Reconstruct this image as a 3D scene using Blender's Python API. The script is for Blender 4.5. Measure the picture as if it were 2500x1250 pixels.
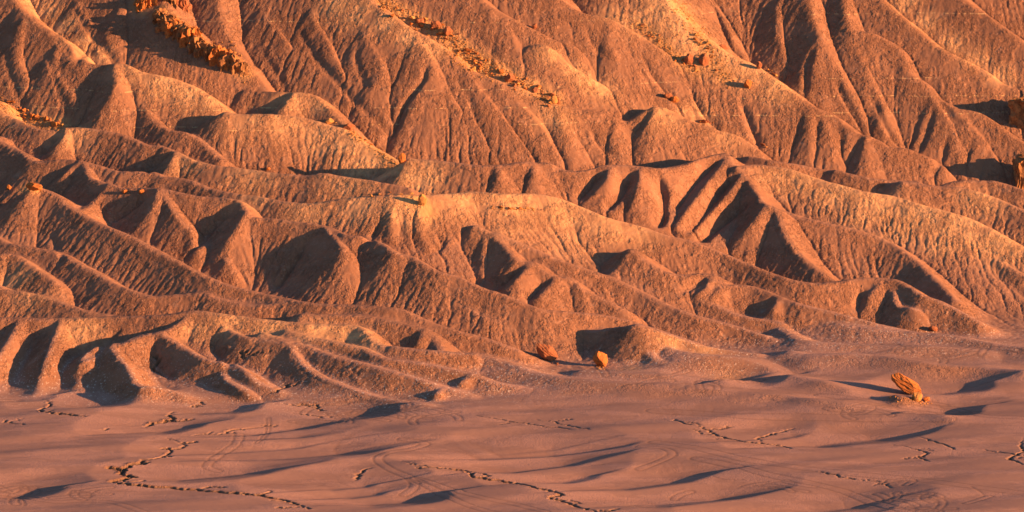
import bpy, bmesh, math, random
import numpy as np
from mathutils import Vector, Matrix, noise as mnoise
random.seed(7)
# ================================================================ camera
CAM_H=150.0; PITCH=math.radians(10.487); FPX=10180.0
S=bpy.context.scene
for o in list(bpy.data.objects): bpy.data.objects.remove(o)
cd=bpy.data.cameras.new('camera'); cam=bpy.data.objects.new('camera',cd); S.collection.objects.link(cam)
cam.location=(0,0,CAM_H); cam.rotation_euler=(math.pi/2-PITCH,0,0)
cd.sensor_width=36; cd.lens=36*FPX/2500; cd.clip_start=5; cd.clip_end=30000
S.camera=cam
# ================================================================ light
SUN_AZ=math.radians(17)      # sun stands to the right, turned this far towards the camera
SUN_EL=math.radians(9.3)
sdir=Vector((math.cos(SUN_AZ)*math.cos(SUN_EL),-math.sin(SUN_AZ)*math.cos(SUN_EL),math.sin(SUN_EL)))
W=bpy.data.worlds.new('World'); S.world=W; W.use_nodes=True
nt=W.node_tree; sky=nt.nodes.new('ShaderNodeTexSky'); sky.sky_type='NISHITA'; sky.sun_disc=False
sky.sun_elevation=SUN_EL; sky.sun_rotation=math.pi/2+SUN_AZ; sky.air_density=1.0; sky.dust_density=0.4; sky.ozone_density=2.0
bg=nt.nodes['Background']; nt.links.new(sky.outputs[0],bg.inputs[0]); bg.inputs[1].default_value=0.05
sl=bpy.data.lights.new('sun','SUN'); sl.energy=5.0; sl.angle=math.radians(0.5); sl.color=(1.0,0.47,0.19)
so=bpy.data.objects.new('sun',sl); S.collection.objects.link(so); so.rotation_euler=sdir.to_track_quat('Z','Y').to_euler()
S.view_settings.view_transform='Standard'; S.view_settings.look='None'; S.view_settings.gamma=1; S.view_settings.use_curve_mapping=False
S.view_settings.exposure=1.7
S.render.engine='CYCLES'
# ================================================================ terrain maths
CP,SP=math.cos(PITCH),math.sin(PITCH)
def ray(px,py):
    v=(625.0-py)/FPX; yc=CP+v*SP; zc=-SP+v*CP
    return ((px-1250.0)/FPX)/yc, zc/yc
def setgrid(dx,x0,x1,y0,y1):
    global DX,GX0,GY0,NX,NY,gx,gy,XX,YY
    DX=dx;GX0=x0;GY0=y0;NX=int((x1-x0)/dx)+1;NY=int((y1-y0)/dx)+1
    gx=GX0+np.arange(NX)*DX; gy=GY0+np.arange(NY)*DX
    XX,YY=np.meshgrid(gx,gy)
TX=[-125,-75,-45,-20,0,20,40,75,150]; TY=[690,684,683,678,684,696,708,716,722]
TW=[2.2,2.0,2.0,2.0,3.5,9,13,15,15]
YB=796.0   # foot of the butte
def base(x,Y):
    u=Y-np.interp(x,TX,TY); w=np.interp(x,TX,TW)
    return 0.13*w*np.logaddexp(0,u/w)+0.132*5*np.logaddexp(0,(u-34)/5.0)+0.34*4.0*np.logaddexp(0,(Y-YB)/4.0)
def bil(F,x,Y):
    fx=np.clip((x-GX0)/DX,0,NX-1.001); fy=np.clip((Y-GY0)/DX,0,NY-1.001)
    i=fx.astype(int); j=fy.astype(int); a=fx-i; b=fy-j
    return (F[j,i]*(1-a)+F[j,i+1]*a)*(1-b)+(F[j+1,i]*(1-a)+F[j+1,i+1]*a)*b
YS=np.arange(590,925,0.12)
def hit(px,py,r,F):
    """world point that stands r metres above surface F along the sight line of a traced point"""
    a,b=ray(px,py); z=CAM_H+YS*b; x=YS*a
    s=(bil(F,x,YS) if F is not None else base(x,YS))+r
    k=np.nonzero(z<=s)[0]; k=k[0] if len(k) else len(YS)-1
    return x[k],YS[k],z[k]
def blur(F,n=1):
    for _ in range(n):
        G=F.copy(); G[1:-1]=(F[:-2]+2*F[1:-1]+F[2:])/4; F=G.copy(); F[:,1:-1]=(G[:,:-2]+2*G[:,1:-1]+G[:,2:])/4
    return F
def stamp(E,pts,s,a,R=32):
    n=int(R/DX); kc=(0.015 if pts[0][1]<712 else 0.011) if pts[0][1]<YB-6 else 0.002
    for p,q in zip(pts[:-1],pts[1:]):
        L=math.hypot(q[0]-p[0],q[1]-p[1]); m=max(1,int(L/0.8))
        for k in range(m+1):
            t=k/m; x=p[0]+(q[0]-p[0])*t; Y=p[1]+(q[1]-p[1])*t; z=p[2]+(q[2]-p[2])*t
            i=int(round((x-GX0)/DX)); j=int(round((Y-GY0)/DX))
            i0,i1=max(0,i-n),min(NX,i+n+1); j0,j1=max(0,j-n),min(NY,j+n+1)
            if i0>=i1 or j0>=j1: continue
            dx=gx[i0:i1]-x; dy=gy[j0:j1]-Y
            d=np.sqrt(dx[None,:]**2+dy[:,None]**2+a*a)-a
            np.maximum(E[j0:j1,i0:i1],z-s*d*(1-kc*np.minimum(d,22)),out=E[j0:j1,i0:i1])
def smooth_pts(P,K=3):
    P=[np.array(p,float) for p in P]; out=[]
    for i in range(len(P)-1):
        p0=P[max(i-1,0)];p1=P[i];p2=P[i+1];p3=P[min(i+2,len(P)-1)]
        for k in range(K):
            t=k/K; out.append(0.5*((2*p1)+(-p0+p2)*t+(2*p0-5*p1+4*p2-p3)*t*t+(-p0+3*p1-3*p2+p3)*t**3))
    out.append(P[-1]); return out
def prof(t,kind):
    if kind=='spur': return min(1,t*4+.25)*min(1,(1-t)*4)
    return min(1,t*3+.1)*min(1,(1-t)*6+.3)
def lay(ridges,F,E,spur=False):
    for name,r0,s,pts in ridges:
        pts=list(pts)
        if not spur and pts[0][1]<=32 and pts[0][1]>-40:
            p,q=pts[0],pts[1]; dy=q[1]-p[1]; k=(p[1]+200)/max(dy,10)
            pts.insert(0,(p[0]-(q[0]-p[0])*k*.8,-200,p[2] if len(p)>2 else r0))
        n=len(pts); Wp=[]
        for i,p in enumerate(pts):
            r=r0*prof(i/(n-1),'spur') if spur else (p[2] if len(p)>2 else r0)
            Wp.append(hit(p[0],p[1],r,F))
        stamp(E,smooth_pts(Wp),s,0.3 if spur else 0.4,14 if spur else 32)
def carve(lines,F,E,jit=0.0,wid=0.0,far=None):
    rng=np.random.default_rng(11); DD=np.zeros_like(E)
    for dep,s,pts in lines:
        P=smooth_pts([(p[0],p[1]) for p in pts],6 if jit else 3); m=len(P)
        Wp=[hit(p[0],p[1],0,F) for p in P]
        Wp=[(w[0]+(rng.random()-.5)*jit*2,w[1]+(rng.random()-.5)*jit*2,bil(F,np.array([w[0]]),np.array([w[1]]))[0]-dep*prof(i/(m-1),'c')) for i,w in enumerate(Wp)]
        nn=int((dep/(far or s)+(3 if not far else 1))/DX)+1
        for ip,(p,q) in enumerate(zip(Wp[:-1],Wp[1:])):
            L=math.hypot(q[0]-p[0],q[1]-p[1]); pass
            if L>14: continue
            mm=max(1,int(L/0.3))
            for k in range(mm+1):
                t=k/mm; x=p[0]+(q[0]-p[0])*t; Y=p[1]+(q[1]-p[1])*t; z=p[2]+(q[2]-p[2])*t
                u_=(ip+t)/(m-1); depk=dep*min(1,u_*3,(1-u_)*2.5)
                i=int(round((x-GX0)/DX)); j=int(round((Y-GY0)/DX))
                i0,i1=max(0,i-nn),min(NX,i+nn+1); j0,j1=max(0,j-nn),min(NY,j+nn+1)
                if i0>=i1 or j0>=j1: continue
                d=np.sqrt((gx[i0:i1]-x)[None,:]**2+(gy[j0:j1]-Y)[:,None]**2)
                ss=s if far is None else np.where((gy[j0:j1]-Y)[:,None]-.55*(gx[i0:i1]-x)[None,:]>0,far,s)
                if far: np.minimum(DD[j0:j1,i0:i1],ss*d-depk,out=DD[j0:j1,i0:i1])
                else: np.minimum(E[j0:j1,i0:i1],z+ss*np.maximum(0,d-wid),out=E[j0:j1,i0:i1])
    if far: E+=DD
NB=[(-1,0,1),(1,0,1),(0,-1,1),(0,1,1),(-1,-1,1.4142),(-1,1,1.4142),(1,-1,1.4142),(1,1,1.4142)]
def erode(h,rounds,K,D,iters,seed,amp,nb=1):
    """rain run-off: multiple-flow accumulation, stream-power incision, soil creep"""
    rng=np.random.default_rng(seed)
    h=h.astype(np.float32); A=np.ones_like(h)
    n1=blur(rng.random(h.shape).astype(np.float32),nb); h=h+(n1-.5)*amp*(.12+.88*np.clip((YY-np.interp(XX,TX,TY)+2)/12,0,1).astype(np.float32))
    H,W_=h.shape
    for r in range(rounds):
        Wt=[];Sm=np.zeros_like(h);lo=h.copy()
        for j,i,d in NB:
            t=h.copy()
            t[max(0,-j):H-max(0,j),max(0,-i):W_-max(0,i)]=h[max(0,j):H+min(0,j),max(0,i):W_+min(0,i)]
            sl=np.maximum(0,(h-t)/(d*DX)); np.minimum(lo,t,out=lo); np.maximum(Sm,sl,out=Sm)
            s2=sl*sl; Wt.append(s2*s2*sl)
        T=sum(Wt)+1e-9
        Wt=[w/T for w in Wt]
        for _ in range(iters[0] if r==0 else iters[1]):
            N=np.ones_like(h)
            for (j,i,d),w in zip(NB,Wt):
                f=A*w
                N[max(0,j):H+min(0,j),max(0,i):W_+min(0,i)]+=f[max(0,-j):H-max(0,j),max(0,-i):W_-max(0,i)]
            A=N
        e=K*np.sqrt(A)*Sm*DX
        h=h-np.minimum(np.minimum(e,0.55*(h-lo)),.35)
        h=h+D*4*(blur(h,1)-h)
    return h,A
MAIN=[
# name, relief above the base ramp, slope, [(px,py,(r))]
('low_ridge',2,.38,[(1145,860,2.10),(1174,864,1.96),(1268,893,1.89),(1322,911,1.82),(1430,925,1.82),(1540,934,1.75),(1636,937,1.68),(1708,944,1.61),(1816,954,1.40),(1910,962,1.26),(1996,976,1.05),(2140,990,0.77),(2305,1018,0.21)]),
('La',1,.38,[(1906,800,1.12),(1960,829,1.19),(2032,835,1.19),(2104,840,1.19),(2176,844,1.19),(2277,846,1.19),(2392,855,0.98),(2442,862,0.56)]),
('Lb',1,.38,[(1960,770,1.68),(2060,790,1.68),(2140,800,1.68),(2212,808,1.54),(2320,818,1.54),(2430,838,1.40),(2520,850,1.40)]),
('Ld',1,.38,[(1600,835,1.40),(1640,850,1.61),(1700,860,1.68),(1780,866,1.61),(1850,880,1.12),(1895,902,0.35)]),
('Lf',1,.38,[(1930,858,1.12),(1974,864,1.26),(2068,864,1.40),(2154,871,1.40),(2284,889,1.33),(2392,892,1.33),(2500,905,1.33)]),
('Lg',1,.38,[(1880,915,0.70),(1970,925,0.84),(2068,953,0.28)]),
('Lh',1,.38,[(1420,905,0.77),(1560,912,0.98),(1700,915,1.05),(1790,922,0.84),(1885,905,0.56)]),
('ped',1,.9,[(2188,962,.8),(2200,962,1.1),(2215,963,.9)]),
('A',4.2,.62,[(-60,776,4),(0,773,4),(155,775,4),(280,770,4),(396,766,4.5),(475,756,5),(530,762,5),(612,773,4.6),(749,788,4.2),(857,791,4),(890,803,3.8),(922,835,3),(980,845,3),(1060,853,3),(1145,860,2.6)]),
('Bsp',3.2,.65,[(500,760,4.6),(530,785,4.0),(583,815,3.6),(640,826,3.6),(684,831,3.5),(704,838,3.4),(738,885,2.0),(792,920,1.3),(890,954,.7),(1034,990,.1)]),
('B2',2.6,.6,[(640,812,3.8),(749,842,3),(800,861,2.7),(870,880,2.5),(944,900,2.2),(1023,922,1.8),(1085,943,1.2),(1145,965,.3)]),
('B3',3,.6,[(700,805,3.9),(800,828,3.3),(883,846,3),(937,871,2.6),(1023,882,2.5),(1146,908,2),(1196,927,1.5),(1268,943,.9),(1322,956,.4)]),
('C1',3.5,.72,[(475,757,5),(440,783,4.2),(396,806,3.7),(345,815,3.6),(302,834,3.3),(273,842,3.2),(295,876,2.6),(320,905,1.9),(345,937,1.9),(400,947,1.2),(450,968,.2)]),
('C1b',3,.72,[(302,834,3.3),(255,838,3.2),(228,850,2.8),(205,872,2.4),(195,900,1.2),(190,930,.3)]),
('C2',3,.75,[(389,808,3.7),(450,846,2.9),(490,868,2.6),(529,880,2.4),(562,883,2.4),(590,896,2.2),(630,930,1.2),(680,958,.2)]),
('Cl',3,.7,[(150,777,4),(140,800,3.6),(118,860,2.4),(102,905,1.4),(95,935,.5),(90,952,.1)]),
('Cl2',3,.7,[(50,777,4),(20,830,2.8),(-10,880,1.6),(-30,930,.3)]),
('E1',3.5,.62,[(740,762,4.5),(800,766,4.2),(872,766,4),(926,774,3.8),(1000,790,3.5),(1034,799,3.4),(1060,820,2.8),(1074,849,2.2)]),
('D',6,.66,[(-40,540,4),(0,527,4.5),(50,494,6),(72,463,7.5),(95,455,7.5),(144,476,7),(158,494,6.6),(238,540,6.2),(317,573,6),(396,616,5.5),(504,672,5),(576,698,4.5),(655,716,4.2),(767,738,4.2),(858,741,4.2),(937,747,4.2),(980,752,4),(1052,784,3.2),(1120,806,2.6),(1178,820,2.2),(1260,850,1.2)]),
('D2',4.5,.62,[(-50,575,4.50),(0,582,4.50),(29,593,4.50),(137,612,4.50),(191,640,4.32),(240,665,4.14),(281,691,3.96),(338,712,3.78),(371,720,3.60),(440,716,3.78),(495,713,4.05),(530,726,3.87),(612,741,3.78),(684,740,3.78),(749,752,3.60),(775,768,2.70)]),
('D3',5,.6,[(80,500,4.68),(187,555,4.03),(240,590,3.89),(310,633,3.60),(353,651,3.46),(414,666,3.31),(450,690,3.02),(493,709,3.02)]),
('D4',3.8,.6,[(-60,695,4.5),(0,702,4.4),(90,716,4.2),(150,735,4.0),(216,757,3.6),(299,770,3.4)]),
('D5',4,.62,[(0,617,5),(36,620,4.8),(90,655,4.4),(130,682,4.0),(146,706,3.2)]),
('F1',6,.68,[(-60,330,5),(0,344,5),(22,353,5),(65,375,5),(86,391,5),(140,387,5.4),(194,389,5.6),(252,405,5.2),(299,416,5.2),(374,417,5.4),(396,429,5.2),(443,432,5.4),(479,443,5.4),(522,459,5.4),(576,470,5.6),(630,476,5.8),(684,488,5.8),(756,494,5.8),(818,485,6.2),(908,476,6.8),(973,472,7),(1030,474,7),(1110,469,7),(1160,465,7),(1225,471,7),(1304,470,7),(1340,477,7),(1376,486,6.8),(1430,508,6.6),(1484,530,6.4),(1556,548,6.2),(1628,573,6),(1679,583,6),(1773,619,5.6),(1859,655,5.2),(1920,676,5),(1978,687,4.8),(2039,685,4.8),(2111,676,5),(2176,678,5),(2212,691,4.8),(2248,716,4.2),(2302,736,3.4),(2392,784,1.5)]),
('F2',6,.72,[(205,395,5.6),(222,432,5.4),(266,445,5.6),(299,456,5.6),(346,456,6),(385,457,6.5),(414,461,6.4),(468,474,6.2),(522,479,6.2),(580,486,6.4),(600,508,6.2),(612,528,5.8),(655,530,5.7),(731,540,5.6),(792,548,5.6),(824,562,5.5),(847,571,5.8),(894,576,5.6),(937,594,5.4),(962,612,5.2),(1002,622,5),(1030,638,5),(1074,662,4.8),(1113,671,4.8),(1182,702,4.2),(1218,712,4.2),(1282,738,3.8),(1322,752,3.6),(1390,758,3.4),(1448,763,3.2),(1520,776,2.8),(1600,800,2),(1700,835,.8)]),
('F3',5,.6,[(815,566,4.50),(868,604,4.05),(922,633,3.75),(1002,669,3.30),(1070,716,2.70),(1146,752,2.25),(1200,777,1.80),(1290,800,1.20)]),
('G1',5.5,.66,[(1160,548,5.04),(1200,568,4.86),(1232,597,4.77),(1264,633,4.68),(1304,637,4.68),(1318,655,4.41),(1351,671,4.14),(1390,676,4.05),(1419,702,3.60),(1448,716,3.24),(1520,752,2.52)]),
('G2',5.5,.6,[(1210,565,4.96),(1318,612,4.48),(1347,626,4.32),(1412,648,4.16),(1484,673,3.84),(1556,705,3.36),(1628,741,2.88),(1700,768,2.40),(1800,795,1.60),(1895,828,0.64)]),
('G3',5,.62,[(1540,605,6),(1600,650,5.2),(1661,668,5),(1737,666,5.1),(1766,691,4.4),(1834,696,4.3),(1906,723,3.8),(1960,741,3.4),(2032,759,2.8),(2140,788,1.8),(2250,812,.8)]),
('G4',4,.58,[(1500,660,3.75),(1600,693,3.30),(1657,712,3.07),(1719,730,2.92),(1805,766,2.10),(1906,786,1.50)]),
('Z1',2,.72,[(1440,806,1.6),(1490,799,2.6),(1525,794,3.6),(1556,789,4.3),(1577,796,3.9),(1640,818,2.6),(1720,842,1.6),(1850,864,.6)]),
('Z1b',2,.6,[(1556,791,3.3),(1570,830,2),(1600,872,.9),(1660,895,.2)]),
('H',6,.7,[(1000,385,4.5),(1050,388,4.8),(1106,393,5.2),(1160,400,5.5),(1214,400,5.6),(1268,393,5.8),(1304,393,5.8),(1340,396,5.8),(1362,409,5.4),(1394,414,5.6),(1434,413,6),(1484,400,6.8),(1567,404,7.2),(1610,409,7.2),(1664,400,7.0),(1708,386,7.1),(1766,371,7.3),(1776,389,7.2),(1802,412,7.0),(1830,440,6.8),(1848,472,6.6),(1870,497,6.5),(1895,508,6.4),(1913,560,5.4),(1946,610,4.4),(1996,655,3.6),(2032,682,2.8)]),
('H2',6,.62,[(1800,404,7.4),(1850,400,7),(1917,409,6.8),(1949,418,6.8),(2014,440,6.6),(2054,450,6.6),(2108,465,6.6),(2176,476,6.6),(2226,490,6.6),(2270,504,6.4),(2340,522,6.2),(2410,552,5.4),(2500,605,4),(2560,640,3)]),
('H3',5.5,.62,[(1888,504,5.25),(1960,527,5.08),(2032,545,4.92),(2082,556,4.76),(2140,574,4.43),(2190,600,4.10),(2248,644,3.44),(2331,728,1.80)]),
('H5',5.5,.62,[(2120,500,5.08),(2190,534,4.92),(2248,552,4.59),(2320,572,4.10),(2380,600,3.61),(2428,630,2.95),(2500,670,2.13)]),
('H6',5,.62,[(2200,440,6),(2290,452,5.6),(2340,455,5.6),(2400,470,5.4),(2450,490,5),(2520,520,4.6)]),
('I1',6,.72,[(500,300,5),(547,272,6.5),(576,276,6.4),(655,276,6.3),(684,279,5.9),(756,288,5.1),(803,303,4.6),(842,313,4.4),(890,346,3.2),(933,368,2.3),(991,404,1.0),(1052,432,0),(1088,450,-.7),(1125,475,-1.6)]),
('J',5,.68,[(-60,245,4.5),(0,272,4.6),(36,288,4.8),(90,312,5),(144,314,5.2),(162,310,5.4),(205,310,5.4),(238,314,5.4),(288,323,5.4),(324,335,5.4),(360,351,5.2),(392,353,5.2),(428,367,5.4),(468,386,5.2),(518,400,5.2),(576,407,5.2),(641,416,5.2),(684,421,5.2),(745,425,5.2),(792,420,5.6),(828,427,5.4),(900,438,5.2),(958,447,5),(1000,457,4.8)]),
('K',6,.74,[(40,0,3),(54,22,3.4),(108,65,4),(144,86,4.4),(173,112,4.6),(187,133,4.8),(216,151,5),(248,157,5.2),(281,153,6),(306,155,6),(346,173,6),(414,187,6),(479,212,5.8),(520,240,5.4),(544,266,4.6)]),
('K1',5,.7,[(281,153,6),(290,195,5.4),(342,245,5),(380,292,4.8),(410,314,4.8),(450,320,5),(490,342,4.4),(540,385,3.6)]),
# butte
('U1',4,.76,[(290,-20,3.20),(306,0,3.20),(346,36,3.20),(396,83,3.04),(450,133,2.72),(490,165,2.40),(540,190,1.92)]),
('Ucl',4,.78,[(395,-25,4.80),(414,18,4.80),(468,68,4.48),(504,100,4.32),(576,130,3.84),(605,160,3.36),(659,223,2.40)]),
('M',4,.74,[(600,218,3),(633,222,3.2),(714,223,4.4),(767,230,4.2),(810,268,4),(842,300,3.6)]),
('U2',3,.74,[(530,-30,2.40),(545,60,2.08),(590,130,1.60)]),
('U2b',3,.74,[(740,-30,2.40),(800,30,2.72),(865,68,3.04),(944,76,3.04),(1001,83,3.36),(1048,108,3.20),(1075,130,2.72)]),
('U3',4,.74,[(880,-25,4.00),(908,0,4.00),(980,54,4.00),(1081,112,4.00),(1124,155,3.68),(1160,173,3.68),(1214,194,3.68),(1268,212,3.68),(1354,250,3.68),(1405,263,3.68),(1466,272,3.68),(1538,303,3.20),(1556,325,2.88),(1653,378,2.40)]),
('U4',4,.74,[(1180,0,3.20),(1210,22,3.20),(1304,72,3.20),(1347,94,3.20),(1394,108,3.20),(1430,137,2.88),(1480,146,2.24)]),
('N',4,.74,[(1290,112,3.4),(1329,108,4),(1362,140,3.8),(1400,165,3.6),(1450,195,3.4),(1498,221,3)]),
('U5',4,.74,[(1350,-15,3.52),(1369,0,3.52),(1419,29,3.68),(1484,43,4.00),(1556,83,3.68),(1610,119,3.36),(1664,151,3.04),(1726,176,2.56)]),
('O',4,.74,[(1540,290,3.4),(1600,258,5),(1650,275,5),(1700,300,4.8),(1760,318,4.6),(1800,330,4.4),(1850,368,3.6)]),
('U6',4.4,.74,[(1620,-15,4.00),(1654,32,4.00),(1708,79,4.00),(1773,126,4.00),(1838,155,4.00),(1881,184,4.00),(1942,227,4.00),(1982,256,4.00),(2032,277,4.00),(2086,320,4.00),(2115,328,4.16),(2140,339,4.00),(2165,355,3.84),(2212,360,3.68),(2248,375,3.36),(2284,390,2.88),(2300,420,2.24)]),
('U8',4,.74,[(1974,0,2.88),(2000,79,3.20),(2025,137,3.04),(2057,187,2.72),(2086,245,2.24),(2115,318,1.60)]),
('U9',4,.74,[(2060,-20,3.20),(2072,61,3.52),(2122,76,3.68),(2151,90,3.68),(2194,115,3.52),(2219,173,3.20),(2259,202,3.20),(2273,228,3.20),(2331,259,3.20),(2392,274,3.20),(2464,324,2.88),(2520,360,2.72)]),
('U9b',4,.74,[(2072,61,3.52),(2100,130,3.04),(2140,230,2.40),(2190,340,1.60)]),
('U10',4,.74,[(2130,-20,3.52),(2219,54,3.52),(2277,104,3.52),(2316,126,3.52),(2367,151,3.36),(2410,176,3.20),(2446,203,2.88),(2520,225,2.72)]),
('U11',4,.74,[(2330,-20,3.52),(2400,30,3.52),(2470,80,3.52),(2560,150,3.20)]),
('P',4,.7,[(1830,380,4.2),(1880,388,4.8),(1930,396,4.6),(2000,410,4),(2060,420,4)]),
('Q',4,.7,[(2040,412,4.6),(2120,432,5),(2200,438,5),(2240,440,5)]),
('S',4,.7,[(2290,455,4.4),(2330,440,5),(2380,438,5),(2440,442,5),(2520,470,4.6)]),
]
SPUR=[
('z1',1.0,.7,[(540,905),(556,926),(600,948),(645,974)]),
('z2',.8,.7,[(300,880),(320,905),(330,935)]),
('s1',1.25,.72,[(1769,389),(1720,455),(1665,530),(1640,553)]),
('s2',1.25,.72,[(1812,423),(1750,500),(1690,575)]),
('s3',1.25,.72,[(1870,497),(1830,550),(1780,602)]),
('s4',1.22,.72,[(1490,405),(1478,440),(1420,500)]),
('s5',1.52,.72,[(1563,408),(1560,440),(1549,490),(1520,530)]),
('s6',0.91,.72,[(1304,397),(1300,430),(1298,465)]),
('s7',0.91,.72,[(1214,403),(1218,430),(1208,462)]),
('t1',1.37,.72,[(600,515),(560,580),(500,650)]),
('t2',1.37,.72,[(385,461),(375,500),(320,570)]),
('t2b',1.79,.72,[(400,470),(430,520),(470,565),(486,598),(450,640)]),
('t3',1.22,.72,[(798,556),(835,600),(842,630),(824,651),(800,720)]),
('t4',1.22,.72,[(533,612),(555,636),(598,698)]),
('t5',0.91,.72,[(265,448),(225,490),(190,515)]),
('t6',0.76,.72,[(194,391),(160,420),(120,455)]),
('u1',1.06,.72,[(1296,640),(1260,680),(1214,710)]),
('u2',1.06,.72,[(1358,674),(1320,715),(1285,738)]),
('u3',.35,.72,[(1190,560),(1182,600),(1180,695)]),
('u4',.35,.72,[(1030,480),(1025,560),(1060,610),(1085,640)]),
('u5',0.34,.72,[(960,490),(955,560),(960,600)]),
('v1',1.06,.72,[(1737,669),(1725,700),(1690,718)]),
('v2',0.91,.72,[(1762,693),(1745,715),(1725,728)]),
('v3',0.91,.72,[(1900,726),(1890,745),(1870,763)]),
('w1',1.06,.72,[(428,370),(415,400),(400,425)]),
('w2',0.91,.72,[(162,312),(145,345),(112,380)]),
('w3',1.22,.72,[(281,157),(285,200),(258,255),(215,305)]),
('w5',0.91,.72,[(714,228),(690,260),(672,276)]),
('x1',0.61,.72,[(1020,90),(1045,130),(1048,176),(1010,240),(968,330)]),
('x2',0.55,.72,[(1048,178),(1113,252),(1160,299),(1214,345),(1230,390)]),
('x3',0.55,.72,[(1600,262),(1580,300),(1560,320)]),
('x4',0.55,.72,[(2115,332),(2108,380),(2085,415)]),
('x5',0.55,.72,[(2150,250),(2160,300),(2200,345)]),
('x6',0.55,.72,[(2000,85),(1985,140),(1968,200)]),
('x7',0.48,.72,[(2280,240),(2330,320),(2350,400),(2345,430)]),
('x8',0.48,.72,[(2330,262),(2400,340),(2420,400),(2440,440)]),
('x9',0.48,.72,[(1975,260),(1980,330),(1985,390)]),
('xa',0.48,.72,[(2010,270),(2020,330),(2035,400)]),
('xb',0.48,.72,[(60,40),(45,120),(70,200),(110,270)]),
('xc',0.48,.72,[(150,95),(130,160),(190,240),(200,300)]),
('xd',0.48,.72,[(1140,170),(1200,250),(1270,320),(1330,380)]),
('xe',0.48,.72,[(1220,200),(1290,270),(1350,340),(1400,405)]),
('xf',0.48,.72,[(1360,258),(1380,320),(1420,390)]),
('xg',0.48,.72,[(1500,290),(1500,340),(1530,400)]),
('xh',0.48,.72,[(890,75),(930,150),(900,220),(950,300)]),
('xi',0.48,.72,[(300,10),(270,80),(290,150)]),
('xj',0.48,.72,[(190,0),(230,70),(270,130)]),
('xk',0.48,.72,[(640,20),(700,100),(790,200),(860,300)]),
('xl',0.48,.72,[(760,20),(800,100),(850,200),(930,300)]),
('xm',0.48,.72,[(1484,50),(1490,110),(1520,180)]),
('xn',0.48,.72,[(1230,50),(1260,110),(1300,190)]),
('xo',0.48,.72,[(1740,0),(1780,83),(1808,132)]),
('xp',0.48,.72,[(1900,0),(1905,90),(1930,180)]),
('y1',0.91,.72,[(2145,690),(2120,720),(2095,760)]),
('y2',0.99,.72,[(2180,700),(2190,742),(2230,750),(2260,775)]),
('y3',0.83,.72,[(1080,944),(1065,955),(1052,962)]),
('y4',0.83,.72,[(1150,910),(1130,925),(1105,940)]),
('y5',0.83,.72,[(554,925),(600,945),(640,972)]),
('y6',0.83,.72,[(1034,800),(1025,825),(1000,845)]),
]


CRACK=[
(.9,.5,[(432,1005),(412,1014),(422,1024),(400,1030),(375,1034),(360,1042)]),
(1.1,.6,[(447,1073),(412,1071),(440,1081),(450,1091),(425,1096),(396,1116),(346,1123),(350,1131),(324,1134),(302,1146),(266,1142),(302,1149),(298,1157),(325,1163),(306,1168),(290,1172),(274,1176),(305,1181),(345,1186),(396,1190),(450,1194),(486,1196),(540,1201),(576,1204),(612,1207),(640,1209),(659,1214),(695,1221),(720,1230),(738,1236),(756,1243)]),
(.5,.35,[(450,1066),(500,1060),(540,1059),(580,1049),(640,1041)]),
(.8,.5,[(980,1124),(1000,1130),(1009,1134),(1052,1140),(1085,1144),(1117,1147),(1142,1150),(1160,1165),(1196,1170),(1232,1176),(1272,1181),(1318,1192),(1340,1197),(1369,1206),(1347,1215),(1370,1222),(1392,1229),(1410,1238),(1448,1246),(1480,1256)]),
(.6,.4,[(1142,1150),(1190,1160),(1170,1168)]),
(.6,.4,[(1700,1030),(1712,1041),(1726,1048),(1744,1059),(1773,1070),(1834,1080),(1870,1084),(1906,1088),(1931,1095)]),
(.5,.35,[(1862,1080),(1850,1072),(1870,1064),(1900,1056),(1940,1048)]),
(.5,.4,[(1640,1022),(1660,1030),(1690,1036)]),
(.6,.4,[(2500,1070),(2490,1085),(2500,1100),(2470,1118),(2465,1122),(2500,1135)]),
(.5,.35,[(2240,1066),(2290,1080),(2330,1098)]),
(.5,.35,[(2180,1085),(2240,1098),(2262,1108),(2248,1116),(2270,1127)]),
(.5,.35,[(2400,1098),(2450,1105),(2490,1112)]),
(.7,.5,[(100,975),(122,980),(118,993),(96,1000),(110,1006),(150,1010),(180,1014),(215,1016)]),
(.5,.4,[(0,1026),(20,1030),(60,1037)]),
(.5,.4,[(250,1050),(268,1046)]),
(.6,.4,[(690,985),(720,990),(768,988),(775,998),(790,1004)]),
(.5,.4,[(710,1009),(760,1014),(790,1020)]),
(.5,.4,[(480,980),(495,985),(470,992),(492,990)]),
(.6,.4,[(640,965),(700,945),(690,938)]),
(.5,.4,[(1995,1150),(2020,1156),(2060,1165),(2085,1172)]),
(.4,.4,[(2130,1186),(2150,1180),(2180,1192)]),
(.4,.4,[(1150,1010),(1200,1020),(1260,1030),(1330,1040),(1400,1050)]),
(.4,.4,[(1310,1025),(1350,1030),(1390,1040),(1440,1048)]),
(.6,.6,[(910,1142),(880,1152),(872,1172)]),
(.5,.4,[(600,880),(590,870),(583,862)]),
(.6,.5,[(420,930),(380,905),(385,880),(372,870)]),
]
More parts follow.
